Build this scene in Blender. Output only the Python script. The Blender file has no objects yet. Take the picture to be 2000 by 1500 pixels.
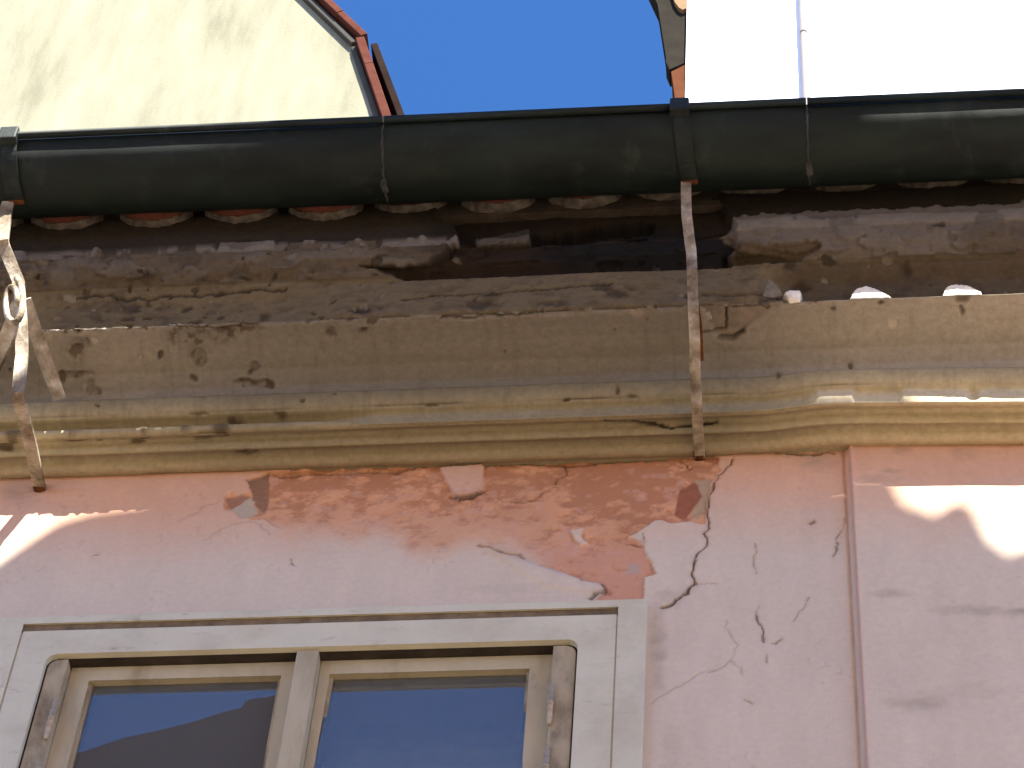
import bpy, bmesh, math
import numpy as np
from mathutils import Vector, Matrix

# ------------------------------------------------------------------ camera, sky, sun, exposure
scene = bpy.context.scene
FPX = 6300.0                                   # focal length in pixels of a 2000 px wide frame
CAM = np.array([0.0, -3.0, 1.6])
def cam_axes(p, yaw, roll):
    p, yaw, roll = np.radians([p, yaw, roll])
    fw = np.array([np.sin(yaw)*np.cos(p), np.cos(yaw)*np.cos(p), np.sin(p)])
    rt = np.array([np.cos(yaw), -np.sin(yaw), 0.0]); up = np.cross(rt, fw)
    return np.cos(roll)*rt+np.sin(roll)*up, -np.sin(roll)*rt+np.cos(roll)*up, fw
RT, UP, FW = cam_axes(55.8, -9.2, 5.6)
cd = bpy.data.cameras.new('camera'); cam = bpy.data.objects.new('camera', cd)
scene.collection.objects.link(cam); scene.camera = cam
cd.sensor_width = 36.0; cd.lens = 36.0*FPX/2000.0; cd.clip_start = 0.05; cd.clip_end = 2000
M = Matrix(((RT[0], UP[0], -FW[0], CAM[0]), (RT[1], UP[1], -FW[1], CAM[1]), (RT[2], UP[2], -FW[2], CAM[2]), (0, 0, 0, 1)))
cam.matrix_world = M

TANE = math.tan(math.radians(54.0))            # slope of the sunlight in the street's cross section
SUN_AZ = math.radians(24.0)                     # towards +x
sdir = Vector((math.sin(SUN_AZ), -math.cos(SUN_AZ), TANE*math.cos(SUN_AZ))).normalized()   # towards the sun
SUN_EL = math.asin(sdir.z)
world = bpy.data.worlds.new('World'); scene.world = world; world.use_nodes = True
nt = world.node_tree; bg = nt.nodes['Background']
sky = nt.nodes.new('ShaderNodeTexSky'); sky.sky_type = 'NISHITA'; sky.sun_disc = False
sky.sun_elevation = SUN_EL; sky.sun_rotation = math.atan2(sdir.x, sdir.y)
sky.altitude = 3000; sky.air_density = 0.4; sky.dust_density = 0.0; sky.ozone_density = 10.0
tint = nt.nodes.new('ShaderNodeVectorMath'); tint.operation = 'MULTIPLY'; tint.inputs[1].default_value = (.74, 1.03, 1.09)   # crisp clear-air blue, the same all over
nt.links.new(sky.outputs[0], tint.inputs[0]); nt.links.new(tint.outputs[0], bg.inputs[0]); bg.inputs[1].default_value = 0.115
sl = bpy.data.lights.new('sun', 'SUN'); sl.energy = 3.6; sl.angle = math.radians(0.32); sl.color = (1.0, 0.95, 0.86)
so = bpy.data.objects.new('sun', sl); scene.collection.objects.link(so)
so.rotation_euler = sdir.to_track_quat('Z', 'Y').to_euler(); so.location = (0, -8, 20)
scene.view_settings.view_transform = 'Standard'; scene.view_settings.look = 'None'
scene.view_settings.exposure = 2.72; scene.view_settings.gamma = 1.0
scene.cycles.use_denoising = True
scene.cycles.max_bounces = 10; scene.cycles.diffuse_bounces = 6; scene.cycles.transparent_max_bounces = 12
scene.cycles.caustics_reflective = False; scene.cycles.caustics_refractive = False

# ------------------------------------------------------------------ helpers
COL = scene.collection
Z0 = 5.844                                     # height where the cornice meets the wall
rng = np.random.default_rng(7)

def proj(P):
    d = P - CAM; z = d@FW
    return 1000+FPX*(d@RT)/z, 750-FPX*(d@UP)/z
def on_plane(px, py, y):                       # a point measured in the photograph, on a facade plane
    d = FW+RT*(px-1000)/FPX+UP*(750-py)/FPX
    return CAM+(y-CAM[1])/d[1]*d

def vnoise(u, v, seed):
    iu = np.floor(u).astype(np.int64); iv = np.floor(v).astype(np.int64); fu = u-iu; fv = v-iv
    fu = fu*fu*(3-2*fu); fv = fv*fv*(3-2*fv)
    def h(a, b):
        n = (a*374761393+b*668265263+seed*1442695041) & 0xffffffff
        n = ((n ^ (n >> 13))*1274126177) & 0xffffffff
        return ((n ^ (n >> 16)) & 0xffff)/65535.0
    return (h(iu, iv)*(1-fu)+h(iu+1, iv)*fu)*(1-fv)+(h(iu, iv+1)*(1-fu)+h(iu+1, iv+1)*fu)*fv
def fbm(u, v, s=1.0, octv=4, seed=0, gain=.5):
    t = 0; a = 1.0; n = 0
    for i in range(octv):
        t = t+a*vnoise(u*s+17.3*i, v*s+9.1*i, seed+i); n += a; a *= gain; s *= 2.03
    return t/n
def sst(a, b, x):
    t = np.clip((x-a)/(b-a), 0, 1); return t*t*(3-2*t)
def sdf(px, py, poly):                         # negative inside
    poly = np.array(poly, float); n = len(poly); d = np.full(px.shape, 1e9); ins = np.zeros(px.shape, bool)
    for i in range(n):
        a = poly[i]; b = poly[(i+1) % n]; e = b-a; wx = px-a[0]; wy = py-a[1]
        t = np.clip((wx*e[0]+wy*e[1])/(e@e+1e-9), 0, 1)
        d = np.minimum(d, np.hypot(wx-e[0]*t, wy-e[1]*t))
        c = ((a[1] > py) != (b[1] > py)) & (px < (b[0]-a[0])*(py-a[1])/(b[1]-a[1]+1e-12)+a[0])
        ins ^= c
    return np.where(ins, -d, d)
def linedist(px, py, pts):
    pts = np.array(pts, float); d = np.full(px.shape, 1e9)
    for i in range(len(pts)-1):
        a = pts[i]; e = pts[i+1]-a; wx = px-a[0]; wy = py-a[1]
        t = np.clip((wx*e[0]+wy*e[1])/(e@e+1e-9), 0, 1)
        d = np.minimum(d, np.hypot(wx-e[0]*t, wy-e[1]*t))
    return d
def mixc(c, col, m): return c*(1-m[:, None])+np.array(col)[None, :]*m[:, None]

def new_mesh(name, verts, faces, mat, parent=None, smooth=False, color=None):
    me = bpy.data.meshes.new(name); me.from_pydata([tuple(v) for v in verts] if not isinstance(verts, np.ndarray) else verts.tolist(), [], faces if isinstance(faces, list) else faces.tolist())
    if smooth: me.polygons.foreach_set('use_smooth', np.ones(len(me.polygons), bool))
    if color is not None:
        a = me.color_attributes.new('paint', 'FLOAT_COLOR', 'POINT')
        a.data.foreach_set('color', np.hstack([color, np.ones((len(color), 1))]).astype(np.float32).ravel())
    me.materials.append(mat); me.update()
    o = bpy.data.objects.new(name, me); COL.objects.link(o)
    if parent: o.parent = parent
    return o
def from_bm(name, bm, mat, parent=None, smooth=False, bevel=0):
    if bevel: bmesh.ops.bevel(bm, geom=list(bm.edges), offset=bevel, segments=2, affect='EDGES', profile=.6)
    bmesh.ops.recalc_face_normals(bm, faces=bm.faces)
    me = bpy.data.meshes.new(name); bm.to_mesh(me); bm.free()
    if smooth: me.polygons.foreach_set('use_smooth', np.ones(len(me.polygons), bool))
    me.materials.append(mat); o = bpy.data.objects.new(name, me); COL.objects.link(o)
    if parent: o.parent = parent
    return o
def bbox(bm, x0, x1, y0, y1, z0, z1):
    v = [bm.verts.new(p) for p in ((x0,y0,z0),(x1,y0,z0),(x1,y1,z0),(x0,y1,z0),(x0,y0,z1),(x1,y0,z1),(x1,y1,z1),(x0,y1,z1))]
    for f in ((0,3,2,1),(4,5,6,7),(0,1,5,4),(1,2,6,5),(2,3,7,6),(3,0,4,7)): bm.faces.new([v[i] for i in f])
def box(name, x0, x1, y0, y1, z0, z1, mat, parent=None, bevel=0):
    bm = bmesh.new(); bbox(bm, x0, x1, y0, y1, z0, z1); return from_bm(name, bm, mat, parent, bevel=bevel)
def prism(name, poly, y0, y1, mat, parent=None, bevel=0):       # polygon in x,z pushed along y
    bm = bmesh.new(); a = [bm.verts.new((x, y0, z)) for x, z in poly]; b = [bm.verts.new((x, y1, z)) for x, z in poly]
    n = len(poly); bm.faces.new(a); bm.faces.new(b[::-1])
    for i in range(n): bm.faces.new((a[i], b[i], b[(i+1) % n], a[(i+1) % n]))
    return from_bm(name, bm, mat, parent, bevel=bevel)
def sweep(name, path, section, mat, parent=None, smooth=False, side=None, scales=None):
    # a cross section (2D) carried along a 3D path; 'side' fixes the section's first axis
    P = [Vector(p) for p in path]; bm = bmesh.new(); rings = []
    for i, p in enumerate(P):
        t = ((P[min(i+1, len(P)-1)]-p).normalized()+(p-P[max(i-1, 0)]).normalized()).normalized()
        s = Vector(side) if side else Vector((1, 0, 0))
        s = (s-t*s.dot(t)).normalized(); u = t.cross(s)
        k = scales[i] if scales else 1
        rings.append([bm.verts.new(p+s*a*k+u*b*k) for a, b in section])
    n = len(section)
    for i in range(len(P)-1):
        for j in range(n): bm.faces.new((rings[i][j], rings[i][(j+1) % n], rings[i+1][(j+1) % n], rings[i+1][j]))
    bm.faces.new(rings[0][::-1]); bm.faces.new(rings[-1])
    return from_bm(name, bm, mat, parent, smooth)
def circ(r, n=12): return [(r*math.cos(2*math.pi*i/n), r*math.sin(2*math.pi*i/n)) for i in range(n)]
def rect(w, t): return [(-w/2, -t/2), (w/2, -t/2), (w/2, t/2), (-w/2, t/2)]
def thing(name, label, cat, loc=(0, 0, 0), group=None):
    o = bpy.data.objects.new(name, None); COL.objects.link(o); o['label'] = label; o['category'] = cat
    o.empty_display_size = .1
    if group: o['group'] = group
    return o

# ------------------------------------------------------------------ materials
def mat_base(name, rough=.85, spec=.25):
    m = bpy.data.materials.new(name); m.use_nodes = True; nt = m.node_tree; b = nt.nodes['Principled BSDF']
    b.inputs['Roughness'].default_value = rough; b.inputs['Specular IOR Level'].default_value = spec
    return m, nt, b
def add_bump(nt, b, scale, strength, dist=.002, detail=6, vec=None):
    n = nt.nodes.new('ShaderNodeTexNoise'); n.inputs['Scale'].default_value = scale; n.inputs['Detail'].default_value = detail
    if vec is None:
        tc = nt.nodes.new('ShaderNodeTexCoord'); vec = tc.outputs['Object']
    nt.links.new(vec, n.inputs['Vector'])
    bp = nt.nodes.new('ShaderNodeBump'); bp.inputs['Strength'].default_value = strength; bp.inputs['Distance'].default_value = dist
    nt.links.new(n.outputs['Fac'], bp.inputs['Height']); nt.links.new(bp.outputs['Normal'], b.inputs['Normal'])
    return n
def mat_paint(name, rough=.9, bump=.5, bscale=260, var=.12):    # colour from the 'paint' layer, broken up by noise
    m, nt, b = mat_base(name, rough, .15)
    at = nt.nodes.new('ShaderNodeAttribute'); at.attribute_name = 'paint'
    n = add_bump(nt, b, bscale, bump, .0015)
    n2 = nt.nodes.new('ShaderNodeTexNoise'); n2.inputs['Scale'].default_value = 90; n2.inputs['Detail'].default_value = 8; n2.inputs['Roughness'].default_value = .7
    tc = nt.nodes.new('ShaderNodeTexCoord'); nt.links.new(tc.outputs['Object'], n2.inputs['Vector'])
    mr = nt.nodes.new('ShaderNodeMapRange'); mr.inputs['From Min'].default_value = .3; mr.inputs['From Max'].default_value = .7
    mr.inputs['To Min'].default_value = 1-var; mr.inputs['To Max'].default_value = 1+var
    nt.links.new(n2.outputs['Fac'], mr.inputs['Value'])
    vm = nt.nodes.new('ShaderNodeVectorMath'); vm.operation = 'SCALE'
    nt.links.new(at.outputs['Color'], vm.inputs[0]); nt.links.new(mr.outputs['Result'], vm.inputs['Scale'])
    nt.links.new(vm.outputs['Vector'], b.inputs['Base Color'])
    return m
def mat_noise(name, cols, scale=8, rough=.85, spec=.25, bump=.3, bscale=120, metallic=0, stretch=(1, 1, 1), pos=(.3, .7), detail=6, bdist=.002):
    m, nt, b = mat_base(name, rough, spec); b.inputs['Metallic'].default_value = metallic
    tc = nt.nodes.new('ShaderNodeTexCoord'); mp = nt.nodes.new('ShaderNodeMapping'); mp.inputs['Scale'].default_value = stretch
    nt.links.new(tc.outputs['Object'], mp.inputs['Vector'])
    n = nt.nodes.new('ShaderNodeTexNoise'); n.inputs['Scale'].default_value = scale; n.inputs['Detail'].default_value = detail; n.inputs['Roughness'].default_value = .65
    nt.links.new(mp.outputs[0], n.inputs['Vector'])
    cr = nt.nodes.new('ShaderNodeValToRGB'); e = cr.color_ramp.elements
    for i, c in enumerate(cols):
        p = pos[0]+(pos[1]-pos[0])*i/max(1, len(cols)-1)
        el = e[i] if i < 2 else e.new(p)
        el.position = p; el.color = (*c, 1)
    nt.links.new(n.outputs['Fac'], cr.inputs['Fac']); nt.links.new(cr.outputs[0], b.inputs['Base Color'])
    if bump: add_bump(nt, b, bscale, bump, bdist)
    return m

M_wall = mat_paint('pink_plaster', .92, .35, 300, .06)
M_corn = mat_paint('old_cornice_plaster', .93, .55, 160, .16)
M_flake = mat_noise('peeling_plaster', [(.12, .10, .075), (.24, .205, .16)], 60)
M_cornplain = mat_noise('old_cornice_plaster_plain', [(.15, .125, .08), (.21, .18, .12)], 12)
M_pinkcoarse = mat_noise('pink_plaster_plain', [(.58, .43, .36), (.66, .52, .45)], 3)
M_surround = mat_noise('white_surround_plaster', [(.50, .47, .365), (.575, .555, .44), (.61, .595, .475)], 9, .9, .2, .7, 110)
def scuff(m, scale, stretch, lo, hi, amt, col):     # thin worn marks over a base colour
    nt = m.node_tree; b = nt.nodes['Principled BSDF']; src = b.inputs['Base Color'].links[0].from_socket
    tc = nt.nodes.new('ShaderNodeTexCoord'); mp = nt.nodes.new('ShaderNodeMapping'); mp.inputs['Scale'].default_value = stretch; nt.links.new(tc.outputs['Object'], mp.inputs['Vector'])
    n = nt.nodes.new('ShaderNodeTexNoise'); n.inputs['Scale'].default_value = scale; n.inputs['Detail'].default_value = 9; n.inputs['Roughness'].default_value = .72; nt.links.new(mp.outputs[0], n.inputs['Vector'])
    mr = nt.nodes.new('ShaderNodeMapRange'); mr.inputs['From Min'].default_value = lo; mr.inputs['From Max'].default_value = hi; mr.inputs['To Max'].default_value = amt; nt.links.new(n.outputs['Fac'], mr.inputs['Value'])
    mx = nt.nodes.new('ShaderNodeMix'); mx.data_type = 'RGBA'; mx.inputs['B'].default_value = (*col, 1)
    nt.links.new(mr.outputs['Result'], mx.inputs['Factor']); nt.links.new(src, mx.inputs['A']); nt.links.new(mx.outputs['Result'], b.inputs['Base Color'])
scuff(M_surround, 26, (.7, 1, 2.2), .60, .72, .55, (.22, .18, .13))
M_groove = mat_noise('grimy_groove', [(.10, .07, .04), (.24, .175, .10)], 30)
M_wood = mat_noise('cream_painted_wood', [(.34, .29, .19), (.455, .40, .275), (.49, .435, .305)], 18, .6, .35, .25, 200, stretch=(1, 1, .25))
M_woodold = mat_noise('worn_cream_casing', [(.18, .14, .09), (.37, .315, .21), (.45, .39, .27)], 26, .7, .3, .4, 160, stretch=(1, 1, .4))
M_hinge = mat_noise('painted_iron_hinge', [(.25, .2, .14), (.5, .43, .32)], 90, .6, .4)
M_gutter = mat_noise('dark_green_gutter_paint', [(.004, .006, .005), (.009, .014, .0115), (.014, .023, .0185)], 14, .62, .2, .15, 60, stretch=(.35, 1, 1))
M_strap = mat_noise('gutter_strap_paint', [(.008, .011, .01), (.02, .027, .023)], 40, .6, .18)
M_solder = mat_noise('dull_solder', [(.02, .022, .02), (.07, .07, .066)], 70, .8, .1, .4, 150)
M_bar = mat_noise('flaking_painted_iron', [(.12, .09, .062), (.22, .18, .13), (.32, .275, .21), (.46, .42, .35)], 18, .8, .1, .6, 140, stretch=(1, 1, .8), pos=(.38, .62))
M_rust = mat_noise('rust', [(.05, .02, .01), (.16, .055, .02)], 60, 1, 0)
M_tile = mat_noise('terracotta_tile', [(.05, .018, .012), (.12, .04, .027), (.16, .065, .045)], 35, .9, .15, .4, 150)
M_mortar = mat_noise('old_lime_mortar', [(.03, .026, .022), (.17, .15, .13)], 45, .95, .1, .6, 160)
M_board = mat_noise('dark_eaves_board', [(.03, .025, .02), (.07, .055, .045)], 25, .95, .1)
M_cream = mat_noise('streaked_cream_render', [(.155, .147, .10), (.19, .183, .127), (.21, .203, .142), (.235, .228, .162)], 2.6, 1, 0, .4, 60, stretch=(2.2, 1, .40), pos=(.32, .66), bdist=.004)
M_coping = mat_noise('red_coping_tile', [(.06, .022, .015), (.095, .036, .026)], 12, 1, 0)
M_copgrey = mat_noise('grey_coping_bed', [(.05, .046, .04), (.07, .065, .056)], 10, 1, 0)
M_verge = mat_noise('brown_sheet_metal', [(.016, .010, .008), (.026, .017, .014)], 6, 1, 0)
M_white = mat_noise('white_limewash', [(.72, .71, .69), (.80, .79, .77)], 2)
M_pipe = mat_noise('pale_pipe', [(.17, .152, .142), (.19, .172, .162)], 20, 1, 0)
M_shadeside = mat_noise('shaded_side_grey', [(.016, .014, .011), (.03, .026, .02)], 6, 1, 0)
M_orange = mat_noise('orange_ridge_tile', [(.07, .025, .013), (.10, .04, .02)], 9, 1, 0)
M_beige = mat_noise('beige_chip', [(.17, .11, .06), (.21, .14, .08)], 9, 1, 0)
M_opp = mat_noise('ochre_facade', [(.68, .55, .38), (.76, .63, .45)], 2)
M_opproof = mat_noise('brown_roof_tile', [(.06, .045, .035), (.10, .075, .058)], 8)
M_ground = mat_noise('pale_stone_paving', [(.22, .175, .12), (.30, .24, .17)], 3)
M_dark = mat_noise('dim_room', [(.05, .048, .045), (.07, .065, .06)], 3)
M_curtain = mat_noise('white_curtain', [(.8, .79, .77), (.86, .86, .84)], 6)
_nt = M_curtain.node_tree; _g = _nt.nodes.new('ShaderNodeNewGeometry'); _sx = _nt.nodes.new('ShaderNodeSeparateXYZ'); _mr = _nt.nodes.new('ShaderNodeMapRange')   # sheer net, denser towards its hem
_mr.inputs['From Min'].default_value = 5.19; _mr.inputs['From Max'].default_value = 5.32; _mr.inputs['To Min'].default_value = .9; _mr.inputs['To Max'].default_value = 0
_nt.links.new(_g.outputs['Position'], _sx.inputs[0]); _nt.links.new(_sx.outputs['Z'], _mr.inputs['Value']); _nt.links.new(_mr.outputs['Result'], _nt.nodes['Principled BSDF'].inputs['Alpha'])
scuff(M_gutter, 10, (1.6, 1, .5), .56, .74, .5, (.05, .058, .05)); scuff(M_wood, 30, (1, 1, .5), .62, .74, .6, (.16, .12, .08))
def mat_glass():
    m = bpy.data.materials.new('window_glass'); m.use_nodes = True; nt = m.node_tree; nt.nodes.clear()
    o = nt.nodes.new('ShaderNodeOutputMaterial'); mx = nt.nodes.new('ShaderNodeMixShader'); fr = nt.nodes.new('ShaderNodeFresnel')
    fr.inputs['IOR'].default_value = 2.3
    g = nt.nodes.new('ShaderNodeBsdfGlossy'); g.inputs['Roughness'].default_value = .0
    t = nt.nodes.new('ShaderNodeBsdfTransparent'); t.inputs[0].default_value = (.75, .8, .8, 1)
    nt.links.new(fr.outputs[0], mx.inputs[0]); nt.links.new(t.outputs[0], mx.inputs[1]); nt.links.new(g.outputs[0], mx.inputs[2])
    tc = nt.nodes.new('ShaderNodeTexCoord'); n = nt.nodes.new('ShaderNodeTexNoise'); n.inputs['Scale'].default_value = 7; n.inputs['Detail'].default_value = 1
    nt.links.new(tc.outputs['Object'], n.inputs['Vector'])
    bp = nt.nodes.new('ShaderNodeBump'); bp.inputs['Strength'].default_value = .02; bp.inputs['Distance'].default_value = .01
    nt.links.new(n.outputs['Fac'], bp.inputs['Height']); nt.links.new(bp.outputs[0], g.inputs['Normal'])
    df = nt.nodes.new('ShaderNodeBsdfDiffuse'); df.inputs[0].default_value = (.40, .44, .45, 1)
    m2 = nt.nodes.new('ShaderNodeMixShader'); m2.inputs[0].default_value = .15
    nt.links.new(mx.outputs[0], m2.inputs[1]); nt.links.new(df.outputs[0], m2.inputs[2]); nt.links.new(m2.outputs[0], o.inputs[0]); return m
M_glass = mat_glass()

# ------------------------------------------------------------------ setting: ground
gr = new_mesh('ground', [(-300, -300, 0), (300, -300, 0), (300, 300, 0), (-300, 300, 0)], [(0, 1, 2, 3)], M_ground)
gr['kind'] = 'structure'; gr['label'] = 'pale stone paving of the narrow street below'

# ------------------------------------------------------------------ the pink house
house = thing('pink_house', 'pink plastered house with crumbling cornice, casement window and flaking paint', 'house')
BEND = 0.070
def wall_out(x):                               # how far the wall stands out: the part past the joint is proud and turns back
    return np.where(x > BEND, .010-.036*(np.minimum(x, .60)-BEND), 0.0)

PATCH = [(437,972),(450,961),(470,966),(485,965),(489,950),(476,937),(520,920),(700,905),(1000,895),(1345,885),(1400,890),(1410,915),(1392,940),(1386,962),(1380,1000),(1378,1022),
         (1340,1020),(1280,1017),(1256,1034),(1225,1044),(1252,1057),(1266,1085),(1281,1121),(1258,1128),(1257,1185),(1150,1185),(1186,1150),(1172,1138),(1130,1132),(1080,1113),(1020,1090),(990,1078),
         (935,1065),(900,1078),(850,1092),(800,1087),(775,1062),(735,1050),(690,1056),(620,1045),(560,1045),(520,1015),(470,1012),(440,992)]
FLAKE = [(858,912),(944,905),(943,957),(893,973),(874,942)]
CRACKS_AND_SHADE = [  # (points, half width in photo pixels, darkness)
 ([(1432,898),(1405,930),(1391,960),(1383,1000),(1387,1028),(1378,1040),(1384,1060),(1362,1085)], 1.5, .75),
 ([(1362,1085),(1353,1118),(1356,1140)], 1.8, .85), ([(1356,1138),(1345,1152),(1330,1165),(1303,1184),(1290,1186)], 2.4, .95),
 ([(1360,1142),(1385,1136),(1400,1140)], .9, .35),
 ([(1641,1043),(1634,1062),(1628,1086)], 1.4, .6), ([(1650,1010),(1641,1043)], 1, .35),
 ([(1479,1204),(1484,1222),(1491,1232),(1490,1252)], 1.4, .6), ([(1524,1248),(1514,1256),(1504,1257)], 1.2, .5),
 ([(1582,1168),(1565,1195),(1549,1214)], 1.0, .45), ([(1475,1060),(1474,1120)], 1.3, .35), ([(1478,1180),(1480,1204)], 1, .3),
 ([(1416,1212),(1428,1240),(1441,1262),(1430,1278),(1428,1292),(1413,1302),(1345,1328),(1300,1350),(1268,1376)], .8, .3),
 ([(1428,1292),(1446,1302),(1445,1320)], .8, .3), ([(1452,1365),(1472,1377)], 1.1, .4), ([(1498,1280),(1500,1298)], 1, .35),
 ([(882,967),(895,973),(943,957)], 2.6, .9), ([(935,1065),(960,1073),(992,1079),(1025,1092)], 2.0, .55),  # second entry paints the shadow along the patch's lower edge
 ([(1140,1134),(1172,1140),(1186,1150),(1160,1165),(1150,1168)], 2.2, .75), ([(395,1056),(450,1028),(490,1018),(512,1026),(526,1045)], .9, .25),
 ([(345,1020),(400,990),(440,972)], .8, .2), ([(568,1090),(571,1105)], 1.4, .5), ([(1580,1019),(1590,1018)], 2, .6), ([(183,1082),(190,1080)], 2.2, .5),
 ([(1228,1060),(1240,1058),(1250,1063)], 1.6, .7), ([(1075,950),(1040,972),(1000,975)], 1.6, .5), ([(1330,898),(1350,912),(1362,905)], 1.4, .6),
 ([(900,905),(1000,900),(1110,904),(1200,893),(1300,890)], 2.0, .6), ([(520,926),(650,920),(760,917),(830,908)], 1.8, .6), ([(1100,905),(1105,915),(1085,938)], 1.5, .5),
 ([(1520,884),(1560,888),(1632,882)], 2.2, .7), ([(1256,1044),(1256,1058)], 1.2, .5),
]
def paint_wall(x, z):
    """relief (outwards) and paint colour of the pink wall at facade points x, z"""
    o = wall_out(x); px, py = proj(np.stack([x, -o, z], 1)); n = len(x)
    j1 = fbm(x, z, 60, 4, 3)-.5; j2 = fbm(x, z, 60, 4, 11)-.5
    qx = px+j1*14; qy = py+j2*14
    h = .0016*(fbm(x, z, 5, 3, 21)-.5)*2+.0007*(fbm(x, z, 40, 3, 22)-.5)
    # paint: rain-washed pink low down; sheltered orange up top, partly warm bounce painted in
    f = sst(-.30, -.05, z-Z0+.10*(fbm(x, z, 4, 4, 31)-.5)+.05*(fbm(x*.4, z, 25, 3, 32)-.5))
    c = np.tile(np.array([.60, .51, .42]), (n, 1)); c = mixc(c, (.62, .35, .225), f*.85)
    c *= (1+.10*(fbm(x, z, 9, 5, 33)-.5)+.10*(fbm(x*3, z*.6, 12, 4, 34)-.5))[:, None]
    # grubby stains
    def blot(cx, cy, rx, ry, amt, seed):
        return amt*sst(1, .2, np.hypot((qx-cx)/rx, (qy-cy)/ry))*np.clip(.25+1.4*(fbm(x*.5, z, 45, 4, seed)-.25), 0, 1)
    st = np.zeros(n)
    for b in ((1745,1158,60,12,.8),(1900,1192,110,16,.6),(1990,1198,60,14,.6),(1790,1368,85,26,.5),(1900,1350,120,20,.2),(1285,1270,24,130,.55),(1300,1160,30,16,.45),(40,960,70,40,.6),(1600,905,60,22,.7),
              (1720,935,60,14,.35),(1740,920,30,8,.4),(1560,888,120,8,.5),(990,1150,130,14,.2),(1310,1480,30,90,.25),(1880,885,40,18,.5),(1760,880,30,12,.5)):
        st = np.maximum(st, blot(*b, 40+int(b[0]) % 17))
    c = mixc(c, (.27, .22, .17), st)
    # the flaked-off patch: older red-brown coat underneath
    d = sdf(qx, qy, PATCH); soft = sst(1110, 1000, px)*sst(985, 1040, py)*sst(480, 560, px)  # lower left fades out, no step there
    m = sst(1.2, -1.8, d)*(1-soft)+soft*sst(22, -40, d+30*(fbm(x, z, 30, 4, 51)-.5))*.8
    for dpoly in (FLAKE, [(1113,1036),(1139,1030),(1134,1046),(1149,1061),(1136,1064),(1122,1050)]):
        m = m*(1-sst(1.5, -1.2, sdf(px+j1*6, py+j2*6, dpoly)))
    under = np.tile(np.array([.60, .315, .18]), (n, 1))*(1+.22*(fbm(x, z, 14, 4, 52)-.5))[:, None]
    lowp = sst(1040, 1090, py)*sst(900, 1000, px); under = mixc(under, (.56, .30, .21), lowp*.7)
    top = sst(1030, 915, py+40*(fbm(x, z, 12, 3, 53)-.5)); right = sst(1080, 1130, px)*sst(1385, 1250, px)*sst(1060, 1000, py)
    bl = np.clip(fbm(x, z*1.4, 42, 6, 54, .66)*1.0+.24*top+.17*right-.50, 0, 1)
    under = mixc(under, (.36, .15, .075), sst(.05, .30, bl)*.72)
    under = mixc(under, (.56, .33, .25), sst(.62, .72, fbm(x, z, 50, 4, 55))*.5)
    for poly, col in (([(443,993),(470,975),(492,968),(503,1000),(482,1010),(455,1006)], (.46, .385, .285)), ([(476,937),(524,922),(526,975),(515,1000),(492,972),(489,950)], (.27, .15, .09)),
                      ([(440,970),(468,964),(486,968),(470,980),(450,990)], (.33, .17, .11)), ([(1357,930),(1388,928),(1392,962),(1378,990),(1362,1012),(1348,1002),(1366,965)], (.42, .30, .19)),
                      ([(1225,1098),(1250,1095),(1248,1118),(1222,1122)], (.46, .33, .27)), ([(1330,950),(1360,935),(1372,965),(1340,1010),(1318,1000)], (.30, .115, .065))):
        under = mixc(under, col, sst(2, -2, sdf(px+j1*10, py+j2*10, poly)))
    c = c*(1-m[:, None])+under*m[:, None]
    h = h-.0040*m*(1-soft*.9)+m*.0022*(fbm(x, z, 28, 4, 56)-.5)-.002*m*sst(.05, .15, bl)
    # flake that still hangs on, lower edge curling out
    fl = sst(1.5, -1.2, sdf(px+j1*5, py+j2*5, FLAKE)); h = h+fl*.0018*sst(945, 972, py); c = mixc(c, (.58, .37, .265), fl*.7)
    fl2 = sst(2, -10, sdf(px, py, [(935,1062),(992,1080),(1080,1113),(1172,1140),(1186,1150),(1160,1164),(1060,1150),(980,1100)])); h = h+.004*fl2
    # cracks, plus one painted edge shadow
    for pts, w, dk in CRACKS_AND_SHADE:
        xs = [p[0] for p in pts]; ys = [p[1] for p in pts]
        sel = np.where((px > min(xs)-14) & (px < max(xs)+14) & (py > min(ys)-14) & (py < max(ys)+14))[0]
        if not len(sel): continue
        dd = linedist(px[sel]+j1[sel]*15, py[sel]+j2[sel]*13, pts)
        ww = w*(.55+.9*fbm(x[sel], z[sel], 70, 2, 61))
        k = sst(ww+1.0, ww-.9, dd)
        h[sel] -= .006*dk*k; c[sel] = c[sel]*(1-.85*dk*k[:, None])+np.array([.075, .04, .025])*(.85*dk*k[:, None])
        hal = sst(ww*4+5, ww, dd)*dk*.12; c[sel] = c[sel]*(1-hal[:, None])
    # specks
    sp = sst(.80, .85, vnoise(x*170, z*110, 71))*sst(.62, .7, fbm(x, z, 12, 3, 72)); c = mixc(c, (.3, .2, .16), sp*.18)
    # bead along the joint
    jb = np.exp(-((x-BEND)/.0045)**2); h = h+.0045*jb; c = mixc(c, (.47, .27, .21), jb*.55)
    gj = np.exp(-((x-BEND+.009)/.0022)**2); c = mixc(c, (.30, .17, .13), gj*.5*np.clip(.3+1.2*fbm(x, z, 30, 3, 73), 0, 1)); h = h-.002*gj
    return h+o, np.clip(c, .01, .9)

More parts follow.
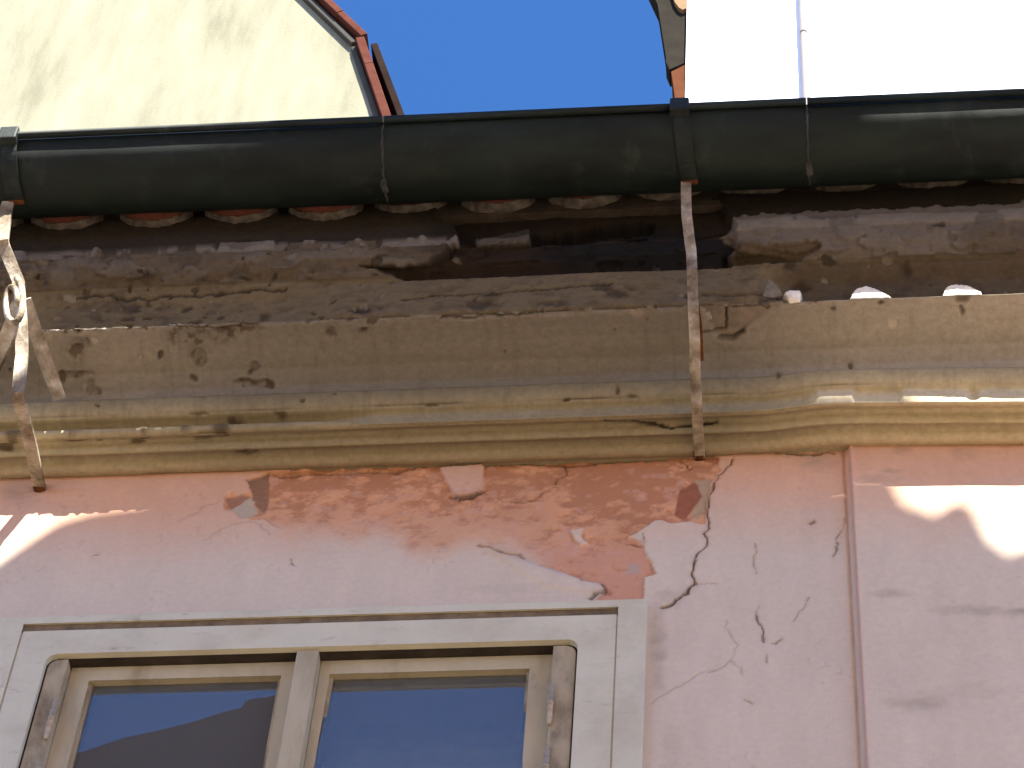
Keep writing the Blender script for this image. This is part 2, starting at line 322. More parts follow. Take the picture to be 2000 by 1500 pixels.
def wall_grid(x0, x1, z0, z1, dx, dz):
    xs = np.linspace(x0, x1, int((x1-x0)/dx)+2); zs = np.linspace(z0, z1, int((z1-z0)/dz)+2)
    X, Z = np.meshgrid(xs, zs, indexing='ij'); nx, nz = X.shape; x = X.ravel(); z = Z.ravel()
    h, c = paint_wall(x, z); v = np.stack([x, -h, z], 1)
    i = np.arange((nx-1)*nz).reshape(nx-1, nz)[:, :-1].ravel()
    return v, np.stack([i, i+nz, i+nz+1, i+1], 1), c
def join(parts):
    V, F, C, off = [], [], [], 0
    for v, f, c in parts: V.append(v); F.append(f+off); C.append(c); off += len(v)
    return np.vstack(V), np.vstack(F), np.vstack(C)
SX0, SX1, SZ1 = -1.240, -.246, 5.459           # outer edge of the window surround
v, f, c = join([wall_grid(-1.55, BEND+.004, SZ1-.012, Z0+.02, .0021, .0023), wall_grid(SX1-.012, BEND+.004, 4.95, SZ1-.012, .0021, .0026), wall_grid(-1.55, SX0+.012, 4.95, SZ1-.012, .006, .006), wall_grid(-2.6, -1.55, 4.95, Z0+.02, .005, .005)])
w1 = new_mesh('wall', v, f, M_wall, house, True, c)
v, f, c = join([wall_grid(BEND-.004, .60, 4.95, Z0+.02, .0021, .0026), wall_grid(.60, 1.7, 4.95, Z0+.02, .005, .005)])
w2 = new_mesh('wall', v, f, M_wall, house, True, c); w2['label'] = 'pink wall past the vertical joint, turning slightly back'
# the rest of the facade, beyond the picture
bm = bmesh.new()
bbox(bm, -9, -2.598, .002, .35, 0, 6.2); bbox(bm, 1.698, 9, .0105, .35, 0, 6.2); bbox(bm, -2.598, SX0+.01, .004, .35, 0, 4.952); bbox(bm, SX1-.01, 1.698, .012, .35, 0, 4.952)
bbox(bm, SX0+.01, SX1-.01, .004, .35, 0, 4.2); bbox(bm, -2.598, 1.698, .06, .35, 5.42, 6.2)
bbox(bm, -2.598, -1.20, .06, .35, 4.9, 5.42); bbox(bm, -.30, 1.698, .06, .35, 4.9, 5.42)
from_bm('wall_core', bm, M_pinkcoarse, house)

# ---- cornice: a moulded profile run along the wall, eroded where the photograph shows it
PROF = [(-.015,.002),(.000,.002),(.005,-.003),(.012,-.005),(.019,-.003),(.0245,.002),(.027,.007),(.0315,.0105),(.0375,.0095),(.0405,.003),(.045,-.0005),(.049,.0015),(.052,.007),(.0545,.0155),(.061,.0165),
        (.072,.0075),(.0825,.0024),(.0832,.010),(.0835,.036),(.0855,.0395),(.0905,.0425),(.0955,.048),(.1005,.058),(.1035,.068),(.0985,.079),(.0830,.089),(.0740,.107),(.078,.130),(.103,.1445),(.142,.1485),(.165,.1475),(.187,.1445),
        (.1955,.143),(.197,.147),(.1975,.18),(.198,.225),(.197,.255),(.200,.260),(.206,.263),(.214,.267),(.2225,.276),(.228,.290),(.2305,.304),(.234,.308),(.2355,.320),(.235,.333),(.231,.339),(.226,.342),(.224,.350),(.224,.39),(.224,.44),(.20,.455)]
PR = np.array(PROF); seg = np.hypot(*np.diff(PR, axis=0).T); S = np.concatenate([[0], np.cumsum(seg)])
NS = 270; s = np.linspace(0, S[-1], NS); po = np.interp(s, S, PR[:, 0]); pz = np.interp(s, S, PR[:, 1])
to = np.gradient(po); tz = np.gradient(pz); ln = np.hypot(to, tz); no, nz_ = tz/ln, -to/ln     # outward normal (rotate tangent)
kern = np.array([1, 2, 3, 2, 1])/9; no = np.convolve(np.pad(no, 2, 'edge'), kern, 'valid'); nz_ = np.convolve(np.pad(nz_, 2, 'edge'), kern, 'valid')
xs = np.concatenate([np.linspace(-2.6, -1.55, 180)[:-1], np.linspace(-1.55, .60, 900), np.linspace(.60, 1.7, 190)[1:]]); NX = len(xs)
X = np.repeat(xs, NS); So = np.tile(s, NX); O = np.tile(po, NX); Zr = np.tile(pz, NX); No = np.tile(no, NX); Nz = np.tile(nz_, NX)
sA = S[32]; sFT = S[36]; sF1 = S[16]; sLip = S[43]; sEnd = S[46]
shift = .010*sst(-.08, .045, X)-.036*np.clip(np.minimum(X, .60)-BEND, 0, None)
O = O+shift*sst(S[28], S[20], So)*sst(-.001, .004, O)
px0 = proj(np.stack([X, -O, Z0+Zr], 1))[0]
wr = np.maximum(sst(1420, 1500, px0), 0.9*sst(700, 520, px0))*sst(S[27], S[31], So)*sst(S[37], S[34], So); O = O-.0068*wr; Zr = Zr+.0106*wr      # weathered edge of the corona
P3 = np.stack([X, -O, Z0+Zr], 1); px, py = proj(P3)
j1 = fbm(X, So, 70, 4, 103)-.5; j2 = fbm(X, So, 70, 4, 111)-.5
j3 = fbm(X, So, 18, 4, 105)-.5; j4 = fbm(X, So, 18, 4, 112)-.5
qx = px+j1*16+j3*22; qy = py+j2*12+j4*12
def pmask(poly, a=2.0, k=1.0): return sst(a, -a, sdf(px+(qx-px)*k, py+(qy-py)*k, poly))
n = len(X); upper = sst(S[29], S[32], So); up2_ = sst(sFT, sFT+.006, So)
D = .0030*(fbm(X, So, 7, 3, 121)-.5)*2*(.35+upper)+.0016*(fbm(X, So, 45, 4, 122)-.5)*(.35+1.0*upper+.8*up2_)
Cc = np.tile(np.array([.40, .338, .21]), (n, 1))
Cc *= (1+.22*(fbm(X*.5, So, 14, 4, 131)-.5)+.15*(fbm(X, So, 60, 4, 132)-.5))[:, None]
grey = sst(S[23], S[27], So+.02*(fbm(X, So, 10, 3, 133)-.5))*sst(sA+.004, sA-.002, So)
Cc = mixc(Cc, (.335, .30, .25), grey*.95)
pinkish = sst(S[0], S[2], So)*sst(S[6], S[3], So); Cc = mixc(Cc, (.52, .43, .28), pinkish*.6); Cc = mixc(Cc, (.30, .24, .165), sst(S[6], S[7], So)*sst(S[9], S[8], So)*.5)
fas = sst(sA+.001, sA+.006, So)*sst(sFT+.004, sFT-.002, So)
Cc = mixc(Cc, (.33, .245, .14), fas*.8)
rb = sst(1480, 1560, px+30*j3)*fas; Cc = mixc(Cc, (.19, .14, .085), rb*.85)              # eroded coat right of the strut
lb = sst(-.98, -1.08, X)*fas
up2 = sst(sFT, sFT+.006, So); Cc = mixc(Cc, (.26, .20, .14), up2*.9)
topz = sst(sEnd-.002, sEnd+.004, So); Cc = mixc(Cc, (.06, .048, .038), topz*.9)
# pale broken lip
lip = sst(sLip-.004, sLip, So)*sst(sEnd+.003, sEnd, So); lipn = sst(.36, .44, fbm(X, So*.4, 26, 4, 141)); Cc = mixc(Cc, (.40, .355, .30), lip*lipn*.9)
D = D-.010*lip*sst(.52, .46, fbm(X, So*.3, 22, 3, 141))*sst(900, 870, px)-.004*lip*(1-lipn)
# ragged second coat above the fascia on the left
band = sst(sFT+.001, sFT+.006, So)*sst(sLip, sLip-.004, So); rag = sst(.50, .54, fbm(X, So*2.2, 22, 5, 143)); Cc = mixc(Cc, (.33, .28, .225), band*rag*.7); D = D+.005*band*rag*(1-topz)
# grime streaks and speckle on the fascia and lower mouldings
gr_ = sst(.56, .72, fbm(X*.7, So*1.0, 34, 5, 151, .62))*(fas*.55+up2*.6+.10); Cc = mixc(Cc, (.12, .085, .055), np.clip(gr_, 0, 1)*.7); D = D-.0010*gr_
ck = sst(.58, .63, fbm(X*.6, So*1.4, 70, 4, 155))*fas; Cc = mixc(Cc, (.16, .115, .075), ck*.25); D = D-.0007*ck
# erosion of the fascia: right of the strut and at the left end it has weathered back
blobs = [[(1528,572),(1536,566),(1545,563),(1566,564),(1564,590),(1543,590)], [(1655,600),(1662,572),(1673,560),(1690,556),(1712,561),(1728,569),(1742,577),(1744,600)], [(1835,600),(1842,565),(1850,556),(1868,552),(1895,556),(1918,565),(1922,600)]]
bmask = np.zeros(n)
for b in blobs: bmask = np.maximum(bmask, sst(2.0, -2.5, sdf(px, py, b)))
er = np.maximum(sst(1470, 1530, px), (.5*sst(700, 520, px)))*fas*sst(sFT, sFT-.035, So)
D = D-.021*er*(1-bmask)*(.9+.35*fbm(X, So, 20, 3, 157))-.004*er*bmask*0
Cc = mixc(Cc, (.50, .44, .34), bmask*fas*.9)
# big holes in the upper cornice
HOLE = [(700,520),(790,522),(835,515),(850,500),(868,482),(890,470),(888,440),(850,425),(862,395),(1000,385),(1340,372),(1400,385),(1425,410),(1440,440),(1445,480),(1425,498),(1432,526),(1340,529),(1180,535),(1000,541),(900,547),(830,549),(795,544)]
mh = pmask(HOLE, 2.5, .8)*sst(sFT-.002, sFT+.004, So)
inside = np.tile(np.array([.085, .058, .036]), (n, 1))*(1+.7*(fbm(X, So, 25, 4, 161)-.5))[:, None]  # exposed brown core, darkened in colour for the cavity's shade
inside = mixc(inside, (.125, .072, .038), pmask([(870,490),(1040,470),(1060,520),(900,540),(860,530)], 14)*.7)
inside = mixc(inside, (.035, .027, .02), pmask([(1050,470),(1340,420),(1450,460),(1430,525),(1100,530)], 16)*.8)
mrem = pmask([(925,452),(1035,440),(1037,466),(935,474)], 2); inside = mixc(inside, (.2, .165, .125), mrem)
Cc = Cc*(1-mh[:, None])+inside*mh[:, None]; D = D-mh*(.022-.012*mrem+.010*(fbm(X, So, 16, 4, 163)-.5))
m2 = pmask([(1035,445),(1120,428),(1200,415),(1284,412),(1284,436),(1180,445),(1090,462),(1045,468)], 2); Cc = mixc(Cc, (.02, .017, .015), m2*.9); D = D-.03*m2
# plaster skin right of the hole and a scar in it
mr = pmask([(1405,450),(1440,428),(1500,420),(1700,412),(2050,395),(2050,520),(1700,520),(1560,512),(1445,492),(1440,470)], 2)*up2; Cc = mixc(Cc, (.38, .325, .265), mr*.8); D = D+.005*mr
ms = pmask([(1440,470),(1500,482),(1545,480),(1600,472),(1612,478),(1600,490),(1570,500),(1560,512),(1430,520),(1440,490)], 2); Cc = mixc(Cc, (.20, .145, .085), ms*.85); D = D-.008*ms
ms = pmask([(1860,460),(1930,430),(2050,440),(2050,510),(1900,500)], 10); Cc = mixc(Cc, (.20, .15, .10), ms*.6); D = D-.004*ms
# broken corner of the corona beside the strut
mb = pmask([(1375,598),(1425,588),(1500,578),(1592,587),(1565,596),(1530,600),(1500,611),(1466,632),(1450,652),(1432,664),(1408,660),(1392,640),(1378,625)], 2, .6); Cc = mixc(Cc, (.30, .245, .19), mb*.85); D = D-.007*mb+.004*mb*(fbm(X, So, 50, 4, 171)-.5)
for pts, w in (([(1375,648),(1418,648),(1420,600),(1436,592)], 2), ([(1405,662),(1432,664),(1452,650)], 3), ([(1460,602),(1520,592),(1590,590)], 4), ([(1370,575),(1460,575),(1540,560)], 2), ([(1500,545),(1515,560),(1530,582)], 2.5)):
    k = sst(w+1.5, w-1, linedist(px+j1*8, py+j2*8, pts)); Cc = mixc(Cc, (.09, .065, .045), k*.6); D = D-.006*k
# chips along the corona edge
ed = np.exp(-((So-sA)/.006)**2); chip = sst(.53, .62, fbm(X, So*.2, 40, 4, 173))*ed*sst(1500, 1420, px); D = D-.008*chip; Cc = mixc(Cc, (.16, .12, .085), chip*.7)
for cx, cy, rx, ry in ((160,672,26,16),(148,690,22,14),(350,655,26,22),(385,675,40,34),(430,655,40,16),(470,645,50,10),(648,650,14,14),(710,645,12,8),(390,700,16,20),(500,720,14,10),(120,745,10,26),(175,755,10,18),(190,765,8,10),(480,748,30,7),(520,750,16,6),(150,730,30,8)):
    k = sst(1.1, .5, np.hypot((px+j1*14-cx)/rx, (py+j2*14-cy)/ry)+.6*(fbm(X, So, 60, 3, 175)-.5)); k2 = k*sst(.4, .6, fbm(X, So, 90, 3, 177))
    D = D-.005*k; Cc = mixc(Cc, (.14, .105, .075), np.clip(k2*.75+k*.12, 0, 1))
for cx, cy, rx, ry in ((24,856,22,8),(10,872,20,10),(140,846,28,8),(190,838,14,5),(278,843,14,6),(360,842,14,5),(430,842,22,13),(400,852,26,6),(390,808,20,4),(455,815,22,4),(485,882,30,4),(545,806,14,4),(840,792,18,4),(1205,760,6,9),(1235,772,14,5),(1520,733,5,8),(1662,715,6,6),(270,862,20,5),(1560,578,16,4),(1880,585,18,10),(1878,605,6,10),(1540,520,14,7),(1565,540,22,9),(1770,515,10,8)):
    k = sst(1.15, .45, np.hypot((px+j1*12-cx)/rx, (py+j2*8-cy)/ry)+.5*(fbm(X, So, 70, 3, 179)-.5)); D = D-.003*k; Cc = mixc(Cc, (.085, .055, .035), k*.75)
# small chips and flakes knocked off all over, thickest towards the left end and along the edges
rc = np.random.default_rng(21)
for q_ in range(170):
    lefty = rc.random() < .62; cx = rc.uniform(-10, 760) if lefty else rc.uniform(-10, 2010)
    cs = rc.choice([rc.uniform(S[16], sA), rc.normal(sA, .006), rc.uniform(sA, sFT), rc.uniform(sFT, sEnd)], p=[.13, .27, .34, .26])
    cX = on_plane(cx, 640, -.15)[0]; rr = rc.gamma(2.2, .0022)+.0015; sel = np.where((np.abs(X-cX) < rr*4) & (np.abs(So-cs) < rr*4))[0]
    if not len(sel): continue
    an = rc.uniform(0, 3.14); dx_ = X[sel]-cX; ds_ = So[sel]-cs; u_ = dx_*math.cos(an)+ds_*math.sin(an); v_ = (-dx_*math.sin(an)+ds_*math.cos(an))*rc.uniform(1.0, 2.4)
    r_ = np.hypot(u_, v_)/rr+.9*(fbm(X[sel], So[sel], 140, 3, 300+q_)-.5); k = sst(1.05, .80, r_)
    D[sel] -= rc.uniform(.002, .0055)*k; dk = np.array([.10, .075, .05]) if rc.random() < .6 else np.array([.52, .45, .36])
    Cc[sel] = Cc[sel]*(1-.72*k[:, None])+dk*(.72*k[:, None])
    lipk = sst(1.35, 1.08, r_)*(1-k)*.35*(rc.random() < .5); D[sel] += .0018*lipk; Cc[sel] *= (1+.35*lipk)[:, None]
drip = sst(.60, .74, fbm(X*6, So*.7, 16, 4, 311))*sst(S[16], S[20], So)*sst(sA, sA-.01, So); Cc = mixc(Cc, (.20, .16, .115), drip*.2)
D = D+(.0022*(fbm(X, So, 90, 4, 313, .6)-.5)+.003*(fbm(X, So, 38, 3, 314)-.5))*(fas*.7+up2*.9)
edj = np.exp(-((So-sA-.002)/.0045)**2)*sst(.44, .60, fbm(X, So, 55, 4, 315))*(1-.8*sst(1560, 1640, px)); D = D-.006*edj; Cc = mixc(Cc, (.10, .075, .052), edj*.75)
# long horizontal cracks in the mouldings
sC = S[20]; k = np.exp(-((So-sC-.0012*(fbm(X, X*0, 14, 3, 181)-.5)*2)/.0011)**2)*np.clip(fbm(X, So*0, 9, 3, 182)*2.2-.5, .15, 1); D = D-.0025*k; Cc = mixc(Cc, (.10, .07, .04), k*.8)
k = sst(3.2, 1.0, linedist(px+j1*10, py+j2*6, [(1180,823),(1250,826),(1310,833),(1370,829),(1400,824)])); D = D-.006*k; Cc = mixc(Cc, (.03, .02, .015), k*.9)
for pts in ([(790,582),(880,574),(1000,571),(1110,562),(1200,556)], [(330,640),(420,640),(500,632)], [(860,622),(960,618),(1060,610)], [(150,580),(300,575),(480,566),(560,560)]):
    k = sst(2.4, .6, linedist(px+j1*14+j3*10, py+j2*8+j4*10, pts)); D = D-.004*k; Cc = mixc(Cc, (.06, .045, .03), k*.8)
for cx, cy, rx, ry in ((1200,570,70,20),(500,600,40,18),(940,590,60,14),(720,602,60,12),(270,590,70,14),(250,610,120,10),(1080,595,50,10)):
    k = sst(1.1, .3, np.hypot((qx-cx)/rx, (qy-cy)/ry))*sst(.46, .6, fbm(X, So, 55, 4, 185)); D = D-.003*k; Cc = mixc(Cc, (.09, .065, .045), k*.7)
# the fillet that catches the sun is worn away in places
fil = sst(sF1-.012, sF1-.002, So)*sst(S[19], S[18], So); gap = np.maximum.reduce([sst(1662, 1672, px)*sst(1764, 1754, px), sst(1885, 1900, px)*sst(1916, 1903, px)*sst(781, 776, py), sst(1600, 1585, px), sst(760, 600, px)])
D = D-.007*fil*gap-.011*fil*sst(760, 600, px)
Cc = np.clip(Cc*.50*(1+.28*sst(S[23], S[19], So)[:]+.22*grey+.75*sst(1380, 1700, px)*sst(sA+.002, sA-.004, So)+.35*sst(500, 200, px)*sst(sA+.002, sA-.004, So))[:, None]*(1-.22*sst(S[18], S[24], So)*(1-grey)-.40*up2*(1-lip*lipn)*(1-mr*.7)*(1-.75*sst(900, 780, px)))[:, None], .008, .9)  # colour lightened at both ends for sun bounce, darkened up top for gutter shade
Cc = mixc(Cc, (.80, .76, .66), bmask*fas); Cc = mixc(Cc, (.55, .48, .34), fil*sst(1575, 1595, px)*.6)      # last lumps and right fillet whitened in colour to read as sun glints
lowedge = sst(S[3], S[1], So); Zr = Zr+.004*(fbm(X, X*0, 30, 4, 191)-.5)*lowedge*sst(1640, 1600, px)
O2 = O+D*No; Z2 = Z0+Zr+D*Nz
i = np.arange((NX-1)*NS).reshape(NX-1, NS)[:, :-1].ravel()
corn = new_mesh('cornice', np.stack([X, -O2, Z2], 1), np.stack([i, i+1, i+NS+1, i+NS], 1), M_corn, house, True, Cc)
# body behind the mouldings, and the same cornice beyond the picture
inner = [(0, .10)]+[(max(0, o-.05), z+.02) for o, z in PROF[20:48]]+[(.16, .46), (0, .46)]
for x0, x1, pr, nm in ((-5, -2.601, PROF, 'cornice'), (1.701, 5, PROF, 'cornice')):
    bm = bmesh.new(); rings = [[bm.verts.new((x, -o, Z0+z)) for o, z in pr]+[bm.verts.new((x, .1, Z0+.455)), bm.verts.new((x, .1, Z0))] for x in (x0, x1)]
    m_ = len(rings[0])
    for k_ in range(m_): bm.faces.new((rings[0][k_], rings[0][(k_+1) % m_], rings[1][(k_+1) % m_], rings[1][k_]))
    bm.faces.new(rings[0]); bm.faces.new(rings[1][::-1]); from_bm(nm, bm, M_cornplain, house)
box('cornice_core', -2.6, 1.7, -.14, .1, Z0+.26, Z0+.45, M_board, house)

# curled flakes of plaster hanging at the broken corner
def flake(pts, out, thick=.003, mat=None):
    P = [on_plane(x, y, -out_) for (x, y), out_ in zip(pts, out)]; bm = bmesh.new()
    a = [bm.verts.new(p) for p in P]; b = [bm.verts.new(p+np.array([0, thick, thick*.4])) for p in P]; n_ = len(P)
    bm.faces.new(a); bm.faces.new(b[::-1])
    for k_ in range(n_): bm.faces.new((a[k_], b[k_], b[(k_+1) % n_], a[(k_+1) % n_]))
    return from_bm('plaster_flake', bm, mat or M_flake, house)
flake([(1502,545),(1518,556),(1528,575),(1512,580),(1490,578),(1496,560)], [.205,.208,.206,.2,.198,.2])
flake([(1376,612),(1386,608),(1391,622),(1382,625)], [.2,.2,.192,.19])

# ---- roof: eaves course of channel tiles and cover tiles
roof = new_mesh('roof', [(-5, -.20, Z0+.50), (5, -.20, Z0+.50), (5, 2.6, Z0+2.3), (-5, 2.6, Z0+2.3), (-5, -.20, Z0+.47), (5, -.20, Z0+.47), (5, 2.6, Z0+2.27), (-5, 2.6, Z0+2.27)],
                [(0, 1, 2, 3), (7, 6, 5, 4), (0, 4, 5, 1), (1, 5, 6, 2), (2, 6, 7, 3), (3, 7, 4, 0)], M_tile, house)
def tile_mesh(name, r, half, length, up, thick=.013, seed=0):
    bm = bmesh.new(); nA = 14; rings = []
    for L in (0, .25, .5, .75, 1):
        ring_o, ring_i = [], []
        k_ = 1-.12*L
        for a in range(nA+1):
            th = -half+2*half*a/nA
            for rr, ring in ((r*k_, ring_o), (r*k_-thick, ring_i)):
                xx = rr*math.sin(th); zz = rr*math.cos(th)*(1 if up else -1)+(-r if up else r)
                ring.append(bm.verts.new((xx, L*length, zz)))
        rings.append(ring_o+ring_i[::-1])
    m_ = len(rings[0])
    for a in range(len(rings)-1):
        for b in range(m_): bm.faces.new((rings[a][b], rings[a][(b+1) % m_], rings[a+1][(b+1) % m_], rings[a+1][b]))
    bm.faces.new(rings[0]); bm.faces.new(rings[-1][::-1]); bmesh.ops.recalc_face_normals(bm, faces=bm.faces)
    me = bpy.data.meshes.new(name); bm.to_mesh(me); bm.free(); me.materials.append(M_tile)
    me.polygons.foreach_set('use_smooth', np.ones(len(me.polygons), bool)); return me
me_ch = tile_mesh('channel_tile', .078, 1.02, .42, False); me_cv = tile_mesh('cover_tile', .062, 1.15, .42, True)
def mortar_mesh(seed):
    r_ = np.random.default_rng(seed); bm = bmesh.new(); rings = []; nA = 18
    for a in range(nA+1):
        th = -.92+1.84*a/nA; rr = .0785; w = max(.0006, .0055*r_.random()-.0008); dd = .004*r_.random()
        cx, cz = rr*math.sin(th), .078-rr*math.cos(th)
        rings.append([bm.verts.new((cx+ox*math.sin(th)*.3, oy-dd, cz+oz)) for ox, oy, oz in ((0, -.006, .004), (0, -.009, -w*.5), (0, -.002, -w), (0, .02, -w*1.1), (0, .02, .006))])
    for a in range(nA):
        for b in range(5): bm.faces.new((rings[a][b], rings[a][(b+1) % 5], rings[a+1][(b+1) % 5], rings[a+1][b]))
    bm.faces.new(rings[0]); bm.faces.new(rings[-1][::-1]); bmesh.ops.recalc_face_normals(bm, faces=bm.faces)
    me = bpy.data.meshes.new('mortar_bed'); bm.to_mesh(me); bm.free(); me.materials.append(M_mortar); return me
mm = [mortar_mesh(k_) for k_ in range(4)]
for k_ in range(-9, 20):
    xt = -1.2405+.1467*k_+rng.normal()*.004; zt = Z0+.4165+rng.normal()*.0025+(.013 if k_ > 3 else 0)+(.016 if k_ > 6 else 0)
    t_ = bpy.data.objects.new('tile', me_ch); COL.objects.link(t_); t_.parent = roof
    t_.location = (xt, -.335, zt-.012); t_.rotation_euler = (math.radians(6+rng.normal()*.6), 0, rng.normal()*.012)
    b_ = bpy.data.objects.new('mortar_bed', mm[k_ % 4]); COL.objects.link(b_); b_.parent = roof; b_.location = (xt, -.226, zt-.001)
    t_ = bpy.data.objects.new('tile', me_cv); COL.objects.link(t_); t_.parent = roof
    t_.location = (xt+.0735, -.330, zt+.075); t_.rotation_euler = (math.radians(7), 0, rng.normal()*.012)
box('eaves_filling', -2.65, 1.75, -.218, -.10, Z0+.42, Z0+.52, M_board, house)

# ---- window
win = bpy.data.objects.new('window', None); COL.objects.link(win); win.parent = house
IN_Z = 5.367; CX0, CX1 = -1.152, -.347; BZ = 4.60
def frame_ring(x0, x1, z1, w, y0, y1, z0, round_in=0, nr=6):
    """three-sided band (left, top, right) as a polygon: outer x0..x1 up to z1, band widths w=(left, top, right)"""
    outer = [(x0, z0), (x0, z1), (x1, z1), (x1, z0)]
    xi0, xi1, zi = x0+w[0], x1-w[2], z1-w[1]; inn = [(xi1, z0)]
    if round_in:
        for k_ in range(nr+1): a = k_/nr*math.pi/2; inn.append((xi1-round_in+round_in*math.cos(a), zi-round_in+round_in*math.sin(a)))
        for k_ in range(nr+1): a = math.pi/2+k_/nr*math.pi/2; inn.append((xi0+round_in+round_in*math.cos(a), zi-round_in+round_in*math.sin(a)))
    else: inn += [(xi1, zi), (xi0, zi)]
    inn.append((xi0, z0)); return outer+inn
GX0, GX1, GZ0, GZ1 = -1.203, -.288, 5.4245, 5.4425
prism('surround', frame_ring(SX0, SX1, SZ1, (GX0-SX0, SZ1-GZ1, SX1-GX1), -.012, .03, BZ), -.0125, .03, M_surround, win, .0012)
prism('surround', frame_ring(GX0+.003, GX1-.003, GZ0, (CX0-GX0-.003, GZ0-IN_Z, GX1-.003-CX1), -.012, .03, BZ, .015), -.0115, -.001, M_surround, win, .0012)
prism('groove', [(GX0, GZ0-.001), (GX1, GZ0-.001), (GX1, GZ1+.001), (GX0, GZ1+.001)], -.0085, .03, M_groove, win)
for x0_, x1_ in ((GX0-.001, GX0+.0045), (GX1-.0045, GX1+.001)): box('groove', x0_, x1_, -.0095, .03, BZ, GZ0-.0012, M_surround, win)
# casing: stiles with rounded shoulders, the middle mullion
def stile(x0, x1, rx, name='casing'):
    r = .018; z1 = IN_Z-.0045; pts = [(x0, BZ), (x1, BZ)]
    if rx > 0: pts += [(x1, z1-r)]+[(x1-r+r*math.cos(a), z1-r+r*math.sin(a)) for a in (.4, .8, 1.2, 1.57)]+[(x0, z1)]
    else: pts += [(x1, z1)]+[(x0+r-r*math.cos(a), z1-r+r*math.sin(a)) for a in (1.57, 1.2, .8, .4)]+[(x0, z1-r)]
    return prism(name, pts, -.004, .05, M_woodold, win, .0012)
stile(CX0+.003, -1.1195, -1); stile(-.3845, CX1-.003, 1)
for x0_, x1_ in ((CX0-.006, CX0+.012), (CX1-.012, CX1+.006)): box('shadow_gap', x0_, x1_, .002, .03, BZ, IN_Z-.02, M_board, win)
for x0_, x1_ in ((CX0-.002, -1.121), (-.383, CX1+.002)): box('shadow_gap', x0_, x1_, .0025, .03, IN_Z-.02, IN_Z+.001, M_board, win)
box('mullion', -.771, -.7375, -.007, .05, BZ, IN_Z-.001, M_wood, win, .003)
box('head_recess', -1.15, -.349, -.0005, .06, IN_Z+.0015, IN_Z+.03, M_board, win)
def sash(x0, x1, gx0, gx1, tilt, nm):
    z1 = IN_Z+.001; gz1 = 5.337; gz0 = 4.86
    s_ = prism('sash', [(x0, BZ), (x0, z1), (x1, z1), (x1, BZ), (gx1, BZ), (gx1, gz0-.03), (gx1, gz1), (gx0, gz1), (gx0, BZ)], .017, .050, M_wood, win, .0012)
    bm = bmesh.new(); bbox(bm, gx0, gx1, .019, .048, gz0-.035, gz0); from_bm('glazing_bar', bm, M_wood, win, bevel=.001)
    # glazing bead around the glass
    box('putty_line', gx0, gx0+.006, .024, .046, gz0, gz1, M_woodold, win); box('putty_line', gx1-.006, gx1, .024, .046, gz0, gz1, M_woodold, win)
    g = new_mesh('pane', [(gx0, 0, gz0-gz1), (gx1, 0, gz0-gz1), (gx1, 0, .002), (gx0, 0, .002)], [(0, 1, 2, 3)], M_glass, win)
    g.location = (0, .0295, gz1); g.rotation_euler = (tilt, 0, 0); return s_
sash(-1.119, -.7715, -1.0885, -.793, 0, 'l'); sash(-.737, -.385, -.7225, -.4195, math.radians(-3.4), 'r')
for hx, hz in ((-.3825, 5.272), (-.3825, 5.131), (-1.1205, 5.268), (-1.1205, 5.124)):
    bm = bmesh.new(); n_ = 12
    prof = [(0, .0), (.003, -.004), (.0045, -.010), (.0045, -.0465), (.0052, -.047), (.0052, -.0495), (.0045, -.050), (.0045, -.088), (.003, -.095), (0, -.097)]
    rings = [[bm.verts.new((r_*math.cos(2*math.pi*k_/n_), r_*math.sin(2*math.pi*k_/n_), z_)) for k_ in range(n_)] for r_, z_ in prof[1:-1]]
    for a in range(len(rings)-1):
        for b in range(n_): bm.faces.new((rings[a][b], rings[a][(b+1) % n_], rings[a+1][(b+1) % n_], rings[a+1][b]))
    bm.faces.new(rings[0]); bm.faces.new(rings[-1][::-1])
    h_ = from_bm('hinge', bm, M_hinge, win, True); h_.location = (hx, -.008, hz)
# dim room and curtain behind the glass
bm = bmesh.new(); bbox(bm, -1.5, -.1, .36, 2.4, 4.2, 5.7); bmesh.ops.reverse_faces(bm, faces=bm.faces)
me = bpy.data.meshes.new('room'); bm.to_mesh(me); bm.free(); me.materials.append(M_dark); ro = bpy.data.objects.new('room', me); COL.objects.link(ro); ro.parent = house
bm = bmesh.new(); N = 60; va = []
for k_ in range(N+1):
    xx = -.76+.40*k_/N; yy = .105+.002*math.sin(k_*.9)+.002*math.sin(k_*.35); zt = 5.33
    va.append((bm.verts.new((xx, yy, 4.5)), bm.verts.new((xx, yy, 4.9)), bm.verts.new((xx, yy+.01, zt))))
for k_ in range(N):
    for q_ in range(2): bm.faces.new((va[k_][q_], va[k_+1][q_], va[k_+1][q_+1], va[k_][q_+1]))
cu = from_bm('curtain', bm, M_curtain, None, True); cu['label'] = 'white net curtain behind the lower part of the hinged pane'; cu['category'] = 'curtain'

